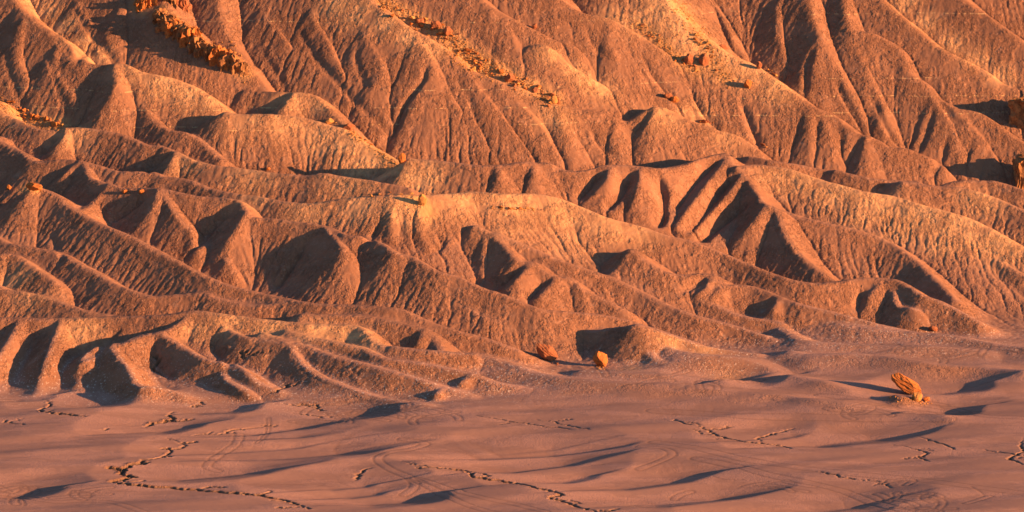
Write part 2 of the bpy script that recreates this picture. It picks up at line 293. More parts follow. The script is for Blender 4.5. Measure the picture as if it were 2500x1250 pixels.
TRACK=[ # centre line, half gauge (m)
(.75,[(1225,1256),(1160,1240),(1100,1216),(1060,1196),(1010,1170),(960,1150),(925,1128),(928,1112),(960,1102),(1000,1097),(1035,1086),(1030,1080),(980,1072)]),
(.75,[(1000,1168),(1012,1180),(1005,1196),(985,1208)]),
(.75,[(1010,1168),(1050,1178),(1100,1196),(1180,1216),(1260,1232),(1330,1250)]),
(.75,[(584,1060),(575,1085),(540,1108),(515,1125),(505,1140),(530,1150)]),
(.3,[(655,1020),(655,1040),(650,1060),(625,1082)]),
(1.2,[(1600,1080),(1700,1094),(1800,1118),(1900,1135),(2020,1150),(2120,1160),(2240,1172),(2350,1185),(2500,1205)]),
(1.0,[(1700,1120),(1800,1140),(1900,1165),(1980,1180),(2060,1200),(2120,1225),(2180,1240),(2230,1256)]),
(1.6,[(1600,1003),(1750,1012),(1900,1018),(2060,1020),(2170,1020),(2310,1022)]),
(1.0,[(2000,965),(2100,975),(2200,990),(2300,1005),(2400,1015),(2500,1020)]),
(.75,[(560,765),(590,800),(640,826),(720,860),(748,900),(800,930),(860,948),(930,970)]),
(.75,[(1895,505),(1905,560),(1935,610),(1975,650),(2020,680)]),
(.7,[(835,570),(845,610),(840,640),(820,680)]),
(.7,[(150,777),(140,820),(118,860),(106,910)]),
(.7,[(1305,637),(1330,660),(1355,675),(1400,690)]),
(.75,[(1030,640),(1060,690),(1100,720),(1180,760),(1240,790)]),
(.6,[(2250,1256),(2285,1245),(2300,1225),(2270,1212),(2200,1208)]),
(.6,[(2170,1175),(2210,1170),(2228,1174),(2210,1184)]),
(.7,[(1560,1090),(1620,1095),(1640,1110),(1600,1130),(1560,1145)]),
(.75,[(0,1205),(60,1215),(130,1225),(200,1222),(280,1228),(350,1250)]),
]
PALE_SUNLIT=[ # pale tan silt with the sun on bright slopes painted in: px,py,radius m,strength
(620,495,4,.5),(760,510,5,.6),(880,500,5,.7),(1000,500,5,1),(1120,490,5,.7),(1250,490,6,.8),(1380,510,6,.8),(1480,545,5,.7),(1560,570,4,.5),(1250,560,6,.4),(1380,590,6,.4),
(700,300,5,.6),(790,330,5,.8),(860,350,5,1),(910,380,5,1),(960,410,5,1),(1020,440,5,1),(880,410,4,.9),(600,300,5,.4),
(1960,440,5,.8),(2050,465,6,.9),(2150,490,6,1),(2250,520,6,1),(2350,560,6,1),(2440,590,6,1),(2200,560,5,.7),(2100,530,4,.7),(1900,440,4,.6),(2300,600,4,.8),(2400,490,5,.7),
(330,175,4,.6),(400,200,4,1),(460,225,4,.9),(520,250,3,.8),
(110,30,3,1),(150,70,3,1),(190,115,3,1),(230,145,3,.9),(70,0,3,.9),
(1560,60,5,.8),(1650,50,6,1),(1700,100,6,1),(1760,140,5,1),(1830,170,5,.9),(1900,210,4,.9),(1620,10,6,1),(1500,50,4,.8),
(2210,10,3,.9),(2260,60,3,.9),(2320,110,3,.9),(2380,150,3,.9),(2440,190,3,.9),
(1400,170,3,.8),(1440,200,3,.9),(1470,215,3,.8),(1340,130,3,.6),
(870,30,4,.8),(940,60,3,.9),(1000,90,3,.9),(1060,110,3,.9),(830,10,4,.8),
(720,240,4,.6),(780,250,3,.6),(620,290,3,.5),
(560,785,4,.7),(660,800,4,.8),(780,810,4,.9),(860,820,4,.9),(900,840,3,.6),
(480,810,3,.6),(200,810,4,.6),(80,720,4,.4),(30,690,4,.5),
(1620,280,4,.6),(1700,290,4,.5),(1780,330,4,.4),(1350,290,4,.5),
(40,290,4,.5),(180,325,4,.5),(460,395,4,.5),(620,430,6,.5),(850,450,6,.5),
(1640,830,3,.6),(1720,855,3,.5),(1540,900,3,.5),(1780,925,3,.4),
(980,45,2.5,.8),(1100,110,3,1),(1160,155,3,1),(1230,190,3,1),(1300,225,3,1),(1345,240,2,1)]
# gullies: depth, bank slope, traced line
GULLY=[
(1.2,.8,[(1765,378),(1700,440),(1640,520)]),
(1.4,.8,[(1800,420),(1740,490),(1672,572)]),
(1.6,.8,[(1845,480),(1790,520),(1740,560),(1712,590)]),
(1.0,.8,[(1470,410),(1440,450),(1405,492)]),
(1.2,.8,[(1545,420),(1520,470),(1478,515)]),
(1.4,.8,[(1600,410),(1620,470),(1622,520),(1605,556)]),
(1.4,.8,[(575,505),(530,540),(470,610)]),
(1.2,.8,[(370,465),(330,500),(265,545)]),
(1.0,.8,[(760,560),(720,640),(665,715)]),
(.8,.8,[(1278,640),(1240,680),(1205,708)]),
(.8,.8,[(1345,675),(1310,710),(1280,738)]),
(.8,.8,[(1723,668),(1700,695),(1665,712)]),
(.7,.8,[(1750,690),(1735,710),(1718,728)]),
(.7,.8,[(1885,725),(1872,745),(1862,762)]),
(.9,.8,[(930,540),(900,590),(870,610)]),
(.7,.8,[(1065,560),(1080,600),(1050,620)]),
(.9,.8,[(420,368),(385,395),(355,425)]),
(.9,.8,[(150,318),(130,345),(100,382)]),
(.8,.85,[(270,160),(230,220),(197,305)]),
(1.0,.8,[(712,225),(680,250),(655,276)]),
(.8,.85,[(1040,125),(1035,190),(985,260),(964,332)]),
(.8,.85,[(700,20),(760,130),(830,210),(905,285),(962,332)]),
(.6,.85,[(0,80),(25,190),(60,270),(68,280)]),
(.6,.85,[(95,60),(130,180),(150,240),(178,305)]),
(.6,.85,[(120,60),(190,150),(230,60)]),
(.9,.85,[(160,0),(220,80),(262,130),(285,155)]),
(.6,.85,[(620,100),(680,190),(700,225)]),
(.6,.85,[(1090,160),(1140,230),(1170,300),(1224,395)]),
(.6,.85,[(1190,205),(1240,290),(1300,370),(1310,400)]),
(.6,.85,[(1310,260),(1345,330),(1395,415)]),
(.6,.85,[(1440,290),(1460,350),(1520,400)]),
(.6,.85,[(880,80),(870,150),(900,225)]),
(.6,.85,[(1590,265),(1570,300),(1552,322)]),
(.8,.85,[(2105,330),(2085,370),(2063,410)]),
(.9,.85,[(1735,0),(1770,80),(1790,120),(1811,138)]),
(.9,.85,[(1995,100),(1970,160),(1965,240)]),
(.8,.85,[(2035,160),(2050,220),(2090,290),(2112,326)]),
(.8,.85,[(2110,200),(2140,260),(2180,340),(2195,352)]),
(.8,.85,[(2285,240),(2260,330),(2240,375)]),
(.8,.85,[(2310,330),(2300,390),(2270,440)]),
(.6,.85,[(2372,330),(2360,390),(2330,435)]),
(.6,.85,[(2430,340),(2400,400),(2390,436)]),
(.6,.85,[(1960,270),(1945,330),(1928,380)]),
(.6,.85,[(1995,280),(1992,340),(1985,405)]),
(.6,.85,[(2040,290),(2055,340),(2045,400)]),
(.6,.85,[(2240,180),(2310,270),(2340,310)]),
(.6,.85,[(1150,60),(1200,130),(1270,190)]),
(.6,.85,[(1420,40),(1450,110),(1480,140)]),
(.9,.85,[(1560,120),(1600,190),(1660,260)]),
(.9,.85,[(1680,210),(1720,280),(1760,315)]),
(.9,.85,[(1800,220),(1830,300),(1860,370)]),
(.8,.7,[(2100,700),(2100,730),(2090,765)]),
(.7,.7,[(110,560),(150,620),(140,650)]),
(.8,.7,[(390,830),(375,870),(420,930)]),
(.8,.7,[(300,790),(250,850),(190,880)]),
(.8,.7,[(560,800),(520,850),(580,900)]),
]
SWALE=[
(.45,.22,[(353,1179),(396,1163),(540,1149),(684,1134),(813,1125)]),
(.55,.22,[(346,1138),(432,1122),(540,1109),(684,1102),(810,1091),(900,1080),(1016,1070),(1160,1062)]),
(.4,.22,[(400,1114),(432,1102),(576,1088),(720,1077),(900,1057),(1020,1052)]),
(.5,.22,[(450,1066),(576,1052),(684,1034),(792,1023),(900,1014)]),
(.35,.2,[(468,1080),(612,1062),(756,1055),(900,1044)]),
(.45,.22,[(295,1055),(396,1039),(468,1026),(630,1005)]),
(.4,.22,[(425,1001),(486,994),(576,988),(640,974)]),
(.4,.22,[(137,983),(252,976),(306,962)]),
(.4,.22,[(22,967),(72,958),(162,954)]),
(.5,.22,[(780,1010),(860,1002),(960,990)]),
(.45,.22,[(724,1196),(810,1181),(900,1172),(960,1168)]),
(.45,.22,[(800,1203),(890,1194),(1002,1185)]),
(.5,.22,[(780,1232),(908,1214),(1016,1206),(1052,1196)]),
(.45,.22,[(980,1124),(1124,1107),(1268,1098),(1448,1088),(1556,1077)]),
(.4,.22,[(1135,1104),(1214,1095),(1376,1080),(1502,1066)]),
(.45,.22,[(1142,1149),(1250,1136),(1412,1116),(1556,1095)]),
(.45,.22,[(1250,1176),(1376,1161),(1433,1150),(1520,1138)]),
(.5,.22,[(1383,1199),(1484,1183),(1600,1167),(1708,1152),(1772,1145)]),
(.6,.22,[(1448,1222),(1556,1217),(1700,1206),(1852,1192),(1960,1181)]),
(.7,.2,[(1780,1256),(1852,1246),(2032,1228),(2140,1217),(2284,1214)]),
(.9,.2,[(1852,1080),(1960,1073),(2068,1062),(2212,1050),(2312,1032)]),
(.4,.22,[(1860,1066),(1924,1055),(1996,1048)]),
(.4,.2,[(1780,908),(1830,915),(1890,905)]),
(.3,.2,[(2250,955),(2330,945),(2420,930)]),
(.4,.2,[(2240,990),(2290,998),(2400,985)]),
(.3,.2,[(0,1205),(60,1195),(110,1180)]),
]

RUBSOIL=[([(935,8),(980,30),(1040,62),(1100,95),(1150,135),(1200,165),(1250,195),(1300,220),(1350,245)],1.8),([(1105,125),(1150,155),(1195,180)],2.6),
([(0,250),(60,285),(100,298),(150,308)],1.6),([(1560,62),(1600,95),(1640,130),(1700,172)],1.5),([(1660,20),(1700,70),(1730,130),(1770,190)],1.6),
([(860,325),(905,355),(960,400)],1.5),([(1000,480),(1030,495),(1045,520)],1.8),([(335,15),(450,60),(560,150),(600,180)],1.5),([(60,462),(90,462)],1.2)]
SCREE=[([(935,8),(980,30),(1040,62),(1100,95),(1150,135),(1200,165),(1250,195),(1300,220),(1350,245)],700,22),([(1105,125),(1150,155),(1195,180)],300,30),
([(0,250),(60,285),(100,298),(150,308)],220,14),([(1560,62),(1600,95),(1640,130),(1700,172)],200,14),([(1660,20),(1700,70),(1730,130),(1770,190)],350,30),
([(860,325),(905,355),(960,400)],120,14),([(1205,508),(1300,512)],60,5),([(450,60),(520,120),(600,180)],150,20),([(1460,897),(1475,897)],25,9),([(2190,970),(2260,984)],30,10)]

X0,X1,Y0,Y1=-118.0,130.0,584.0,892.0
setgrid(0.4,X0,X1,Y0,Y1)
F0=base(XX,YY)-1.2*np.clip((YY-np.interp(XX,TX,TY))/15,0,1)
E=F0-30; lay(MAIN,None,E)
BESIDE=[]
for nm,r0,sl_,pts in MAIN:
    rr=[(p[2] if len(p)>2 else r0) for p in pts]
    lp=[(-60-p[0],p[1],r) for p,r in zip(pts,rr)]
    if min(p[0] for p in pts)<480 and max(p[0] for p in lp)<20: BESIDE.append((nm,r0,sl_,lp))
    if min(p[0] for p in pts)>300: BESIDE.append((nm,r0,sl_,[(p[0]+2330,p[1],r*.6) for p,r in zip(pts,rr)]))
lay(BESIDE,None,E)
kf=np.where(YY>YB-10,.2,.42+.35*np.exp(-np.maximum(0,YY-np.interp(XX,TX,TY))/12))          # silt fills the valley floors and aprons softly
E=kf*np.logaddexp(E/kf,F0/kf)
E2=E.copy(); lay(SPUR,E,E2,True)
E3=E2.copy(); carve([(d*(.95 if s<.84 else .8),1.15,p) for d,s,p in GULLY],E2,E3)
E3=blur(E3,1)
E4=E3.copy(); carve([(.75+min(d,.6)*.9,.18,p) for d,s,p in SWALE],E3,E4,far=.08)
# low silt lobes of the plain
_f=0.0
for kx,ky,am,ph in ((.11,.42,.10,0),(.23,.9,.05,2),(.07,.6,.08,4),(.31,1.7,.03,1)):
    _f=_f+am*np.sin(kx*XX-ky*YY*.55+ph+1.5*np.sin(.09*XX+ph)+1.2*np.sin(.17*YY+ph))
E4=E4+_f*np.clip(1-(YY-np.interp(XX,TX,TY))/10,0,1); E4=blur(E4,1)
h,A=erode(E4,2,.026*(.3+.7*np.clip((YY-np.interp(XX,TX,TY)-5)/30,0,1))*(1-.7*np.clip((YY-YB+8)/15,0,1)),.025,(70,30),3,.2)
# finer grid
fx,fy,fn=XX,YY,h
ox,oy,od,onx,ony=GX0,GY0,DX,NX,NY
gx2=np.arange(int((X1-X0)/.2)+1)*.2+X0; gy2=np.arange(int((Y1-Y0)/.2)+1)*.2+Y0
X2,Y2=np.meshgrid(gx2,gy2)
h=bil(h,X2,Y2)
setgrid(0.2,X0,X1,Y0,Y1)
h=h[:NY,:NX] if h.shape!=(NY,NX) else h
mud=YY-np.interp(XX,TX,TY)
_r=random.Random(9)
for dep,sl_,pts in list(CRACK):
    for q in range(1,len(pts)):
        if _r.random()<.3:
            x_,y_=pts[q]; P_=[(x_,y_)]; th=_r.choice((-.25,-.5,.3,2.8))+_r.uniform(-.25,.25)
            for _m in range(_r.randint(2,5)):
                x_+=_r.uniform(9,20)*math.cos(th); y_+=_r.uniform(9,20)*math.sin(th)*.32; th+=_r.uniform(-.7,.7); P_.append((x_,y_))
            CRACK.append((dep*.5,sl_,P_))
C=h.copy(); carve([(d*.65,2.5,p) for d,s,p in CRACK],h,C,jit=.4,wid=.08)
crackf=np.clip(blur(h-C,1)*7,0,1)
h=C
h,ACC=erode(h,4,.036*(.25+.75*np.clip((mud-5)/30,0,1))*(1-.4*np.clip((YY-YB+8)/15,0,1)),.012,(40,18),5,.12)
h=h.astype(np.float64)
# ---- painted-on soil properties and sunlit-slope brightness live in per-vertex attributes
track=np.zeros_like(h)
_r=random.Random(5)
for cx,cy,sx,sy,cnt in ((890,1003,75,14,34),(1490,850,70,14,12),(1540,815,60,10,8),(2330,860,90,12,18),(2250,1232,60,12,14),(90,1200,90,14,14),(1860,1185,80,10,8),(1730,930,90,8,10),(2150,1005,100,8,12),(1000,1010,60,12,8)):
    for _k in range(cnt):
        x_=_r.gauss(cx,sx); y_=_r.gauss(cy,sy); th=_r.uniform(0,6.3); cu=_r.uniform(-.35,.35); P_=[]
        for _m in range(6):
            P_.append((x_,y_)); x_+=18*math.cos(th); y_+=18*math.sin(th)*.24; th+=cu
        TRACK.append((_r.choice((.0,.65,.65)),P_))
for hw,pts in TRACK:
    Wp=[hit(p[0],p[1],0,h) for p in smooth_pts([(p[0],p[1]) for p in pts],3)]
    P=np.array(Wp)[:,:2]
    bx0,bx1=P[:,0].min()-hw-1,P[:,0].max()+hw+1; by0,by1=P[:,1].min()-hw-1,P[:,1].max()+hw+1
    I0,I1=max(0,int((bx0-GX0)/DX)),min(NX,int((bx1-GX0)/DX)+1); J0,J1=max(0,int((by0-GY0)/DX)),min(NY,int((by1-GY0)/DX)+1)
    if I0>=I1 or J0>=J1: continue
    DF=np.full((J1-J0,I1-I0),99.0)
    for a,b in zip(P[:-1],P[1:]):
        L=np.hypot(*(b-a))
        if L>9 or L<1e-3: continue
        nrm=np.array([-(b-a)[1],(b-a)[0]])/L
        x0,x1=min(a[0],b[0])-hw-1,max(a[0],b[0])+hw+1; y0,y1=min(a[1],b[1])-hw-1,max(a[1],b[1])+hw+1
        i0,i1=max(I0,int((x0-GX0)/DX)),min(I1,int((x1-GX0)/DX)+1); j0,j1=max(J0,int((y0-GY0)/DX)),min(J1,int((y1-GY0)/DX)+1)
        if i0>=i1 or j0>=j1: continue
        X=XX[j0:j1,i0:i1]-a[0]; Y=YY[j0:j1,i0:i1]-a[1]
        t=np.clip((X*(b-a)[0]+Y*(b-a)[1])/L/L,0,1)
        dx=X-t*(b-a)[0]; dy=Y-t*(b-a)[1]; d=np.hypot(dx,dy)
        V_=DF[j0-J0:j1-J0,i0-I0:i1-I0]; np.minimum(V_,d,out=V_)
    track[J0:J1,I0:I1]=np.maximum(track[J0:J1,I0:I1],np.exp(-((DF-hw)/.2)**2))
h-=0.035*track
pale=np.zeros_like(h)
for px,py,r,st in PALE_SUNLIT:
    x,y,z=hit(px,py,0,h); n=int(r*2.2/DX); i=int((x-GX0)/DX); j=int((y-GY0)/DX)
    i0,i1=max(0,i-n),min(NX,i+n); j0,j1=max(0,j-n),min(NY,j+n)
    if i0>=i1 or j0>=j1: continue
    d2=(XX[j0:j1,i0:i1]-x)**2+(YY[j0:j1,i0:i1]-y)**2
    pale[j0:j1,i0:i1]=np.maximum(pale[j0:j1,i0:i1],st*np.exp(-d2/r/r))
rubf=np.zeros_like(h)
for path,r0 in RUBSOIL:
    for px,py in smooth_pts(path,4):
        x,y,z=hit(px,py,0,h); n=int(r0*2.2/DX); i=int((x-GX0)/DX); j=int((y-GY0)/DX)
        i0,i1=max(0,i-n),min(NX,i+n); j0,j1=max(0,j-n),min(NY,j+n)
        if i0>=i1 or j0>=j1: continue
        d2=(XX[j0:j1,i0:i1]-x)**2+(YY[j0:j1,i0:i1]-y)**2
        rubf[j0:j1,i0:i1]=np.maximum(rubf[j0:j1,i0:i1],np.exp(-d2/r0/r0))

def zat(x,y): return float(bil(h,np.array([x]),np.array([y]))[0])
# ================================================================ materials
def newmat(name):
    m=bpy.data.materials.new(name); m.use_nodes=True; n=m.node_tree
    b=n.nodes['Principled BSDF']; b.inputs['Roughness'].default_value=.95; b.inputs['Specular IOR Level'].default_value=.12
    return m,n,b
def N(n,t,**k):
    x=n.nodes.new(t)
    for a,v in k.items(): setattr(x,a,v)
    return x
def mix(n,a,b,f,mode='MIX'):
    m=N(n,'ShaderNodeMix',data_type='RGBA',blend_type=mode)
    for i,v in ((6,a),(7,b),(0,f)):
        if isinstance(v,bpy.types.NodeSocket): n.links.new(v,m.inputs[i])
        else: m.inputs[i].default_value=v if i==0 else (*v,1)
    return m.outputs[2]
def mr(n,v,a,b,c=0,d=1):
    m=N(n,'ShaderNodeMapRange',interpolation_type='SMOOTHSTEP'); n.links.new(v,m.inputs[0])
    for i,x in enumerate((a,b,c,d)): m.inputs[i+1].default_value=x
    return m.outputs[0]
def ma(n,op,a,b):
    m=N(n,'ShaderNodeMath',operation=op)
    for i,v in enumerate((a,b)):
        if isinstance(v,bpy.types.NodeSocket): n.links.new(v,m.inputs[i])
        else: m.inputs[i].default_value=v
    return m.outputs[0]
def noise(n,scale,detail=4,rough=.6,vec=None,stretch=None):
    x=N(n,'ShaderNodeTexNoise'); x.inputs['Scale'].default_value=scale; x.inputs['Detail'].default_value=detail; x.inputs['Roughness'].default_value=rough
    if vec is not None: n.links.new(vec,x.inputs['Vector'])
    return x.outputs['Fac']
def soil():
    m,n,b=newmat('badland_mudstone')
    tc=N(n,'ShaderNodeTexCoord').outputs['Object']
    at=lambda s:N(n,'ShaderNodeAttribute',attribute_name=s).outputs['Fac']
    sep=N(n,'ShaderNodeSeparateXYZ'); n.links.new(tc,sep.inputs[0]); z=sep.outputs[2]
    hill=at('hill'); pale=at('pale'); trk=at('track'); salt=at('salt'); rill_shade=at('wash')
    mudc=(.325,.195,.162); hillc=(.28,.142,.088); pale_sunlit=(.64,.37,.19); dark=(.18,.09,.06)
    c=mix(n,mudc,hillc,hill)
    big=noise(n,.06,5,.6,tc)
    mpm=N(n,'ShaderNodeMapping'); n.links.new(tc,mpm.inputs[0]); mpm.inputs[3].default_value=(.5,1.2,0)
    pm=mr(n,noise(n,.13,5,.6,mpm.outputs[0]),.46,.58)
    c=mix(n,c,(.41,.245,.205),ma(n,'MULTIPLY',pm,ma(n,'SUBTRACT',.8,hill)))
    c=mix(n,c,dark,ma(n,'MULTIPLY',mr(n,big,.45,.72),ma(n,'MULTIPLY',hill,.55)))
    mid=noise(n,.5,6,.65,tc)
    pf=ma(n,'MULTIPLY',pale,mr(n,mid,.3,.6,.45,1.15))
    c=mix(n,c,pale_sunlit,pf)  # pale silt and sunlit-slope brightness, both mixed into the colour
    c=mix(n,c,(.44,.27,.2),ma(n,'MULTIPLY',mr(n,mid,.52,.75),.35))
    # shade in the small run-off lines, painted darker
    c=mix(n,c,(.22,.115,.08),ma(n,'MULTIPLY',rill_shade,.35))
    fine=noise(n,3.5,5,.7,tc)
    c=mix(n,c,(.2,.11,.075),ma(n,'MULTIPLY',mr(n,fine,.56,.75),.18))
    # white salt crust
    mp=N(n,'ShaderNodeMapping'); n.links.new(tc,mp.inputs[0]); mp.inputs[3].default_value=(1,.6,1)
    sn=noise(n,2.6,3,.7,mp.outputs[0])
    c=mix(n,c,(.72,.62,.55),ma(n,'MULTIPLY',salt,mr(n,sn,.58,.66)))
    # pale hard beds crossing the butte as dashed lines
    wz=ma(n,'ADD',z,ma(n,'MULTIPLY',noise(n,.05,2,.5,tc),.5))
    f=None
    for zz in STRATA:
        d=ma(n,'ABSOLUTE',ma(n,'SUBTRACT',z,zz),0)
        g=mr(n,d,.06,.11,1,0)
        f=g if f is None else ma(n,'MAXIMUM',f,g)
    dash=mr(n,noise(n,.9,3,.7,tc),.5,.58)
    dash=ma(n,'MULTIPLY',dash,mr(n,noise(n,.05,2,.5,tc),.42,.55))
    c=mix(n,c,(.62,.42,.22),ma(n,'MULTIPLY',ma(n,'MULTIPLY',f,dash),.65))
    c=mix(n,c,(.54,.30,.13),ma(n,'MULTIPLY',at('rub'),mr(n,mid,.3,.6,.3,1)))
    c=mix(n,c,(.17,.10,.075),ma(n,'MULTIPLY',trk,.45))
    c=mix(n,c,(.13,.085,.055),ma(n,'MULTIPLY',at('crack'),.8))  # damp silt tint; its spread also paints the sunlit crack banks darker
    n.links.new(c,b.inputs['Base Color'])
    b1=N(n,'ShaderNodeBump'); b1.inputs['Strength'].default_value=.9; b1.inputs['Distance'].default_value=.035
    n.links.new(ma(n,'MULTIPLY',ma(n,'ADD',noise(n,2.2,7,.75,tc),ma(n,'MULTIPLY',fine,.5)),ma(n,'ADD',.3,ma(n,'MULTIPLY',ma(n,'MULTIPLY',pm,.8),ma(n,'SUBTRACT',1,hill)))),b1.inputs['Height'])
    v=N(n,'ShaderNodeTexVoronoi',feature='DISTANCE_TO_EDGE'); v.inputs['Scale'].default_value=1.9; n.links.new(tc,v.inputs['Vector'])
    b2=N(n,'ShaderNodeBump'); b2.inputs['Strength'].default_value=.4; b2.inputs['Distance'].default_value=.05
    # scalloped edges of thin silt sheets on the flats
    mp2=N(n,'ShaderNodeMapping'); n.links.new(tc,mp2.inputs[0]); mp2.inputs[3].default_value=(.6,1.3,0)
    sh_=ma(n,'FRACT',ma(n,'MULTIPLY',noise(n,.07,2,.4,mp2.outputs[0]),18),0)
    flat=ma(n,'SUBTRACT',1,hill)
    hsum=ma(n,'ADD',ma(n,'MULTIPLY',ma(n,'MULTIPLY',mr(n,v.outputs[0],0,.12),.7),ma(n,'MULTIPLY',flat,ma(n,'ADD',pm,.25))),ma(n,'MULTIPLY',ma(n,'MULTIPLY',sh_,flat),1.2))
    n.links.new(hsum,b2.inputs['Height']); n.links.new(b1.outputs[0],b2.inputs['Normal'])
    # fine rills running down the slope
    wn=N(n,'ShaderNodeTexNoise'); wn.inputs['Scale'].default_value=.9; wn.inputs['Detail'].default_value=3; n.links.new(tc,wn.inputs['Vector'])
    wv=N(n,'ShaderNodeVectorMath',operation='MULTIPLY_ADD'); n.links.new(wn.outputs['Color'],wv.inputs[0]); wv.inputs[1].default_value=(1.9,1.9,1.9); n.links.new(tc,wv.inputs[2])
    acc=None
    for k in range(4):
        mpk=N(n,'ShaderNodeMapping',vector_type='TEXTURE'); n.links.new(wv.outputs[0],mpk.inputs[0]); mpk.inputs[2].default_value=(0,0,k*math.pi/4); mpk.inputs[3].default_value=(1,4,4)
        q=noise(n,1.9,2,.5,mpk.outputs[0])
        q=mr(n,ma(n,'ABSOLUTE',ma(n,'SUBTRACT',q,.5),0),0,.055)
        q2=noise(n,.55,4,.6,mpk.outputs[0])
        q2=mr(n,ma(n,'ABSOLUTE',ma(n,'SUBTRACT',q2,.5),0),0,.04)
        q=ma(n,'ADD',q,ma(n,'MULTIPLY',q2,1.5))
        q=ma(n,'MULTIPLY',q,at('r%d'%k)); acc=q if acc is None else ma(n,'ADD',acc,q)
    acc=ma(n,'MULTIPLY',acc,mr(n,noise(n,.16,4,.65,tc),.40,.60,.12,1.25))
    b3=N(n,'ShaderNodeBump'); b3.inputs['Strength'].default_value=1; b3.inputs['Distance'].default_value=.095
    n.links.new(acc,b3.inputs['Height']); n.links.new(b2.outputs[0],b3.inputs['Normal'])
    n.links.new(b3.outputs[0],b.inputs['Normal'])
    return m
def rockmat(name,c1,c2,c3):
    m,n,b=newmat(name); tc=N(n,'ShaderNodeTexCoord').outputs['Object']
    c=mix(n,c1,c2,mr(n,noise(n,1.1,5,.6,tc),.35,.65)); c=mix(n,c,c3,mr(n,noise(n,3,4,.7,tc),.55,.7))
    n.links.new(c,b.inputs['Base Color'])
    bp=N(n,'ShaderNodeBump'); bp.inputs['Strength'].default_value=.8; bp.inputs['Distance'].default_value=.12
    n.links.new(noise(n,4,6,.7,tc),bp.inputs['Height']); n.links.new(bp.outputs[0],b.inputs['Normal']); return m
z_of=lambda px,py: hit(px,py,0,h)[2]
STRATA=[z_of(1700,198),z_of(2150,234),z_of(1150,305),z_of(2200,30)]
print('STRATA',STRATA)
SOIL=soil()
ROCK_O=rockmat('orange_sandstone',(.45,.17,.052),(.34,.12,.04),(.18,.08,.04))
ROCK_R=rockmat('red_sandstone',(.32,.13,.07),(.25,.095,.05),(.13,.055,.035))
ROCK_Y=rockmat('yellow_sandstone',(.50,.26,.09),(.40,.19,.07),(.22,.11,.055))
ROCK_C=rockmat('dark_brown_sandstone',(.34,.17,.075),(.19,.09,.045),(.11,.05,.03))  # orange to dark brown mottle for the cliff and pillars
# ================================================================ terrain meshes
hc=h
gyv,gxv=np.gradient(blur(h,3),DX)
wash=np.clip((np.log(ACC+1)-2.2)/3.2,0,1)
hillf=np.clip(np.hypot(blur(gxv,4),blur(gyv,4))*2.3-.3,0,.95)
hillf=np.maximum(hillf,.75*np.clip(mud/25,0,1)); hillf=np.maximum(hillf,np.clip((YY-YB+24)/25,0,1))
saltf=np.exp(-((mud-3)/14)**2)*np.clip(1-np.abs(np.hypot(gxv,gyv)-.3)*1.6,.25,1)
saltf=.85*np.maximum(saltf,.12*np.clip((mud)/20,0,1))
gl=np.hypot(blur(gxv,3),blur(gyv,3))+1e-6; cxd=-blur(gyv,3)/gl; cyd=blur(gxv,3)/gl   # contour direction
rw=[]
for k in range(4):
    a=k*math.pi/4; rw.append(np.abs(cxd*math.cos(a)+cyd*math.sin(a))**6)
rs=sum(rw); steep=np.clip(gl*2.2-.25,0,1)
rw=[w/rs*steep for w in rw]
wx=(YY*((0-1250)/FPX)*1.03)-13; wx2=-wx
keep=(XX>=wx)&(XX<=wx2+0)&(YY<886)
kq=keep[:-1,:-1]&keep[1:,1:]&keep[:-1,1:]&keep[1:,:-1]
region=np.where(mud[:-1,:-1]+6*np.sin(XX[:-1,:-1]*.1)*0<-1,0,np.where(YY[:-1,:-1]>YB,2,1))
def grid_object(name,mask,step=1):
    idx=-np.ones((NY,NX),np.int32)
    jj,ii=np.nonzero(mask)
    used=np.zeros((NY,NX),bool)
    used[jj,ii]=used[jj+1,ii]=used[jj,ii+1]=used[jj+1,ii+1]=True
    idx[used]=np.arange(used.sum())
    co=np.stack([XX[used],YY[used],hc[used]],-1).astype(np.float32)
    q=np.stack([idx[jj,ii],idx[jj,ii+1],idx[jj+1,ii+1],idx[jj+1,ii]],-1).astype(np.int32)
    me=bpy.data.meshes.new(name)
    me.vertices.add(len(co)); me.vertices.foreach_set('co',co.ravel())
    me.loops.add(q.size); me.loops.foreach_set('vertex_index',q.ravel())
    me.polygons.add(len(q)); me.polygons.foreach_set('loop_start',np.arange(0,q.size,4,dtype=np.int32))
    me.update(calc_edges=True)
    me.polygons.foreach_set('use_smooth',np.ones(len(q),bool))
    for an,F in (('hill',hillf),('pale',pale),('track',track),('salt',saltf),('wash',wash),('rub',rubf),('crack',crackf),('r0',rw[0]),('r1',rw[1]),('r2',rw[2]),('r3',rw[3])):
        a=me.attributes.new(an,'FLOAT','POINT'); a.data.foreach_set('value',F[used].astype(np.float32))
    me.materials.append(SOIL)
    o=bpy.data.objects.new(name,me); S.collection.objects.link(o); o['kind']='structure'
    return o
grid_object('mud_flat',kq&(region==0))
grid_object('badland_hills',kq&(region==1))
grid_object('butte_slope',kq&(region==2))
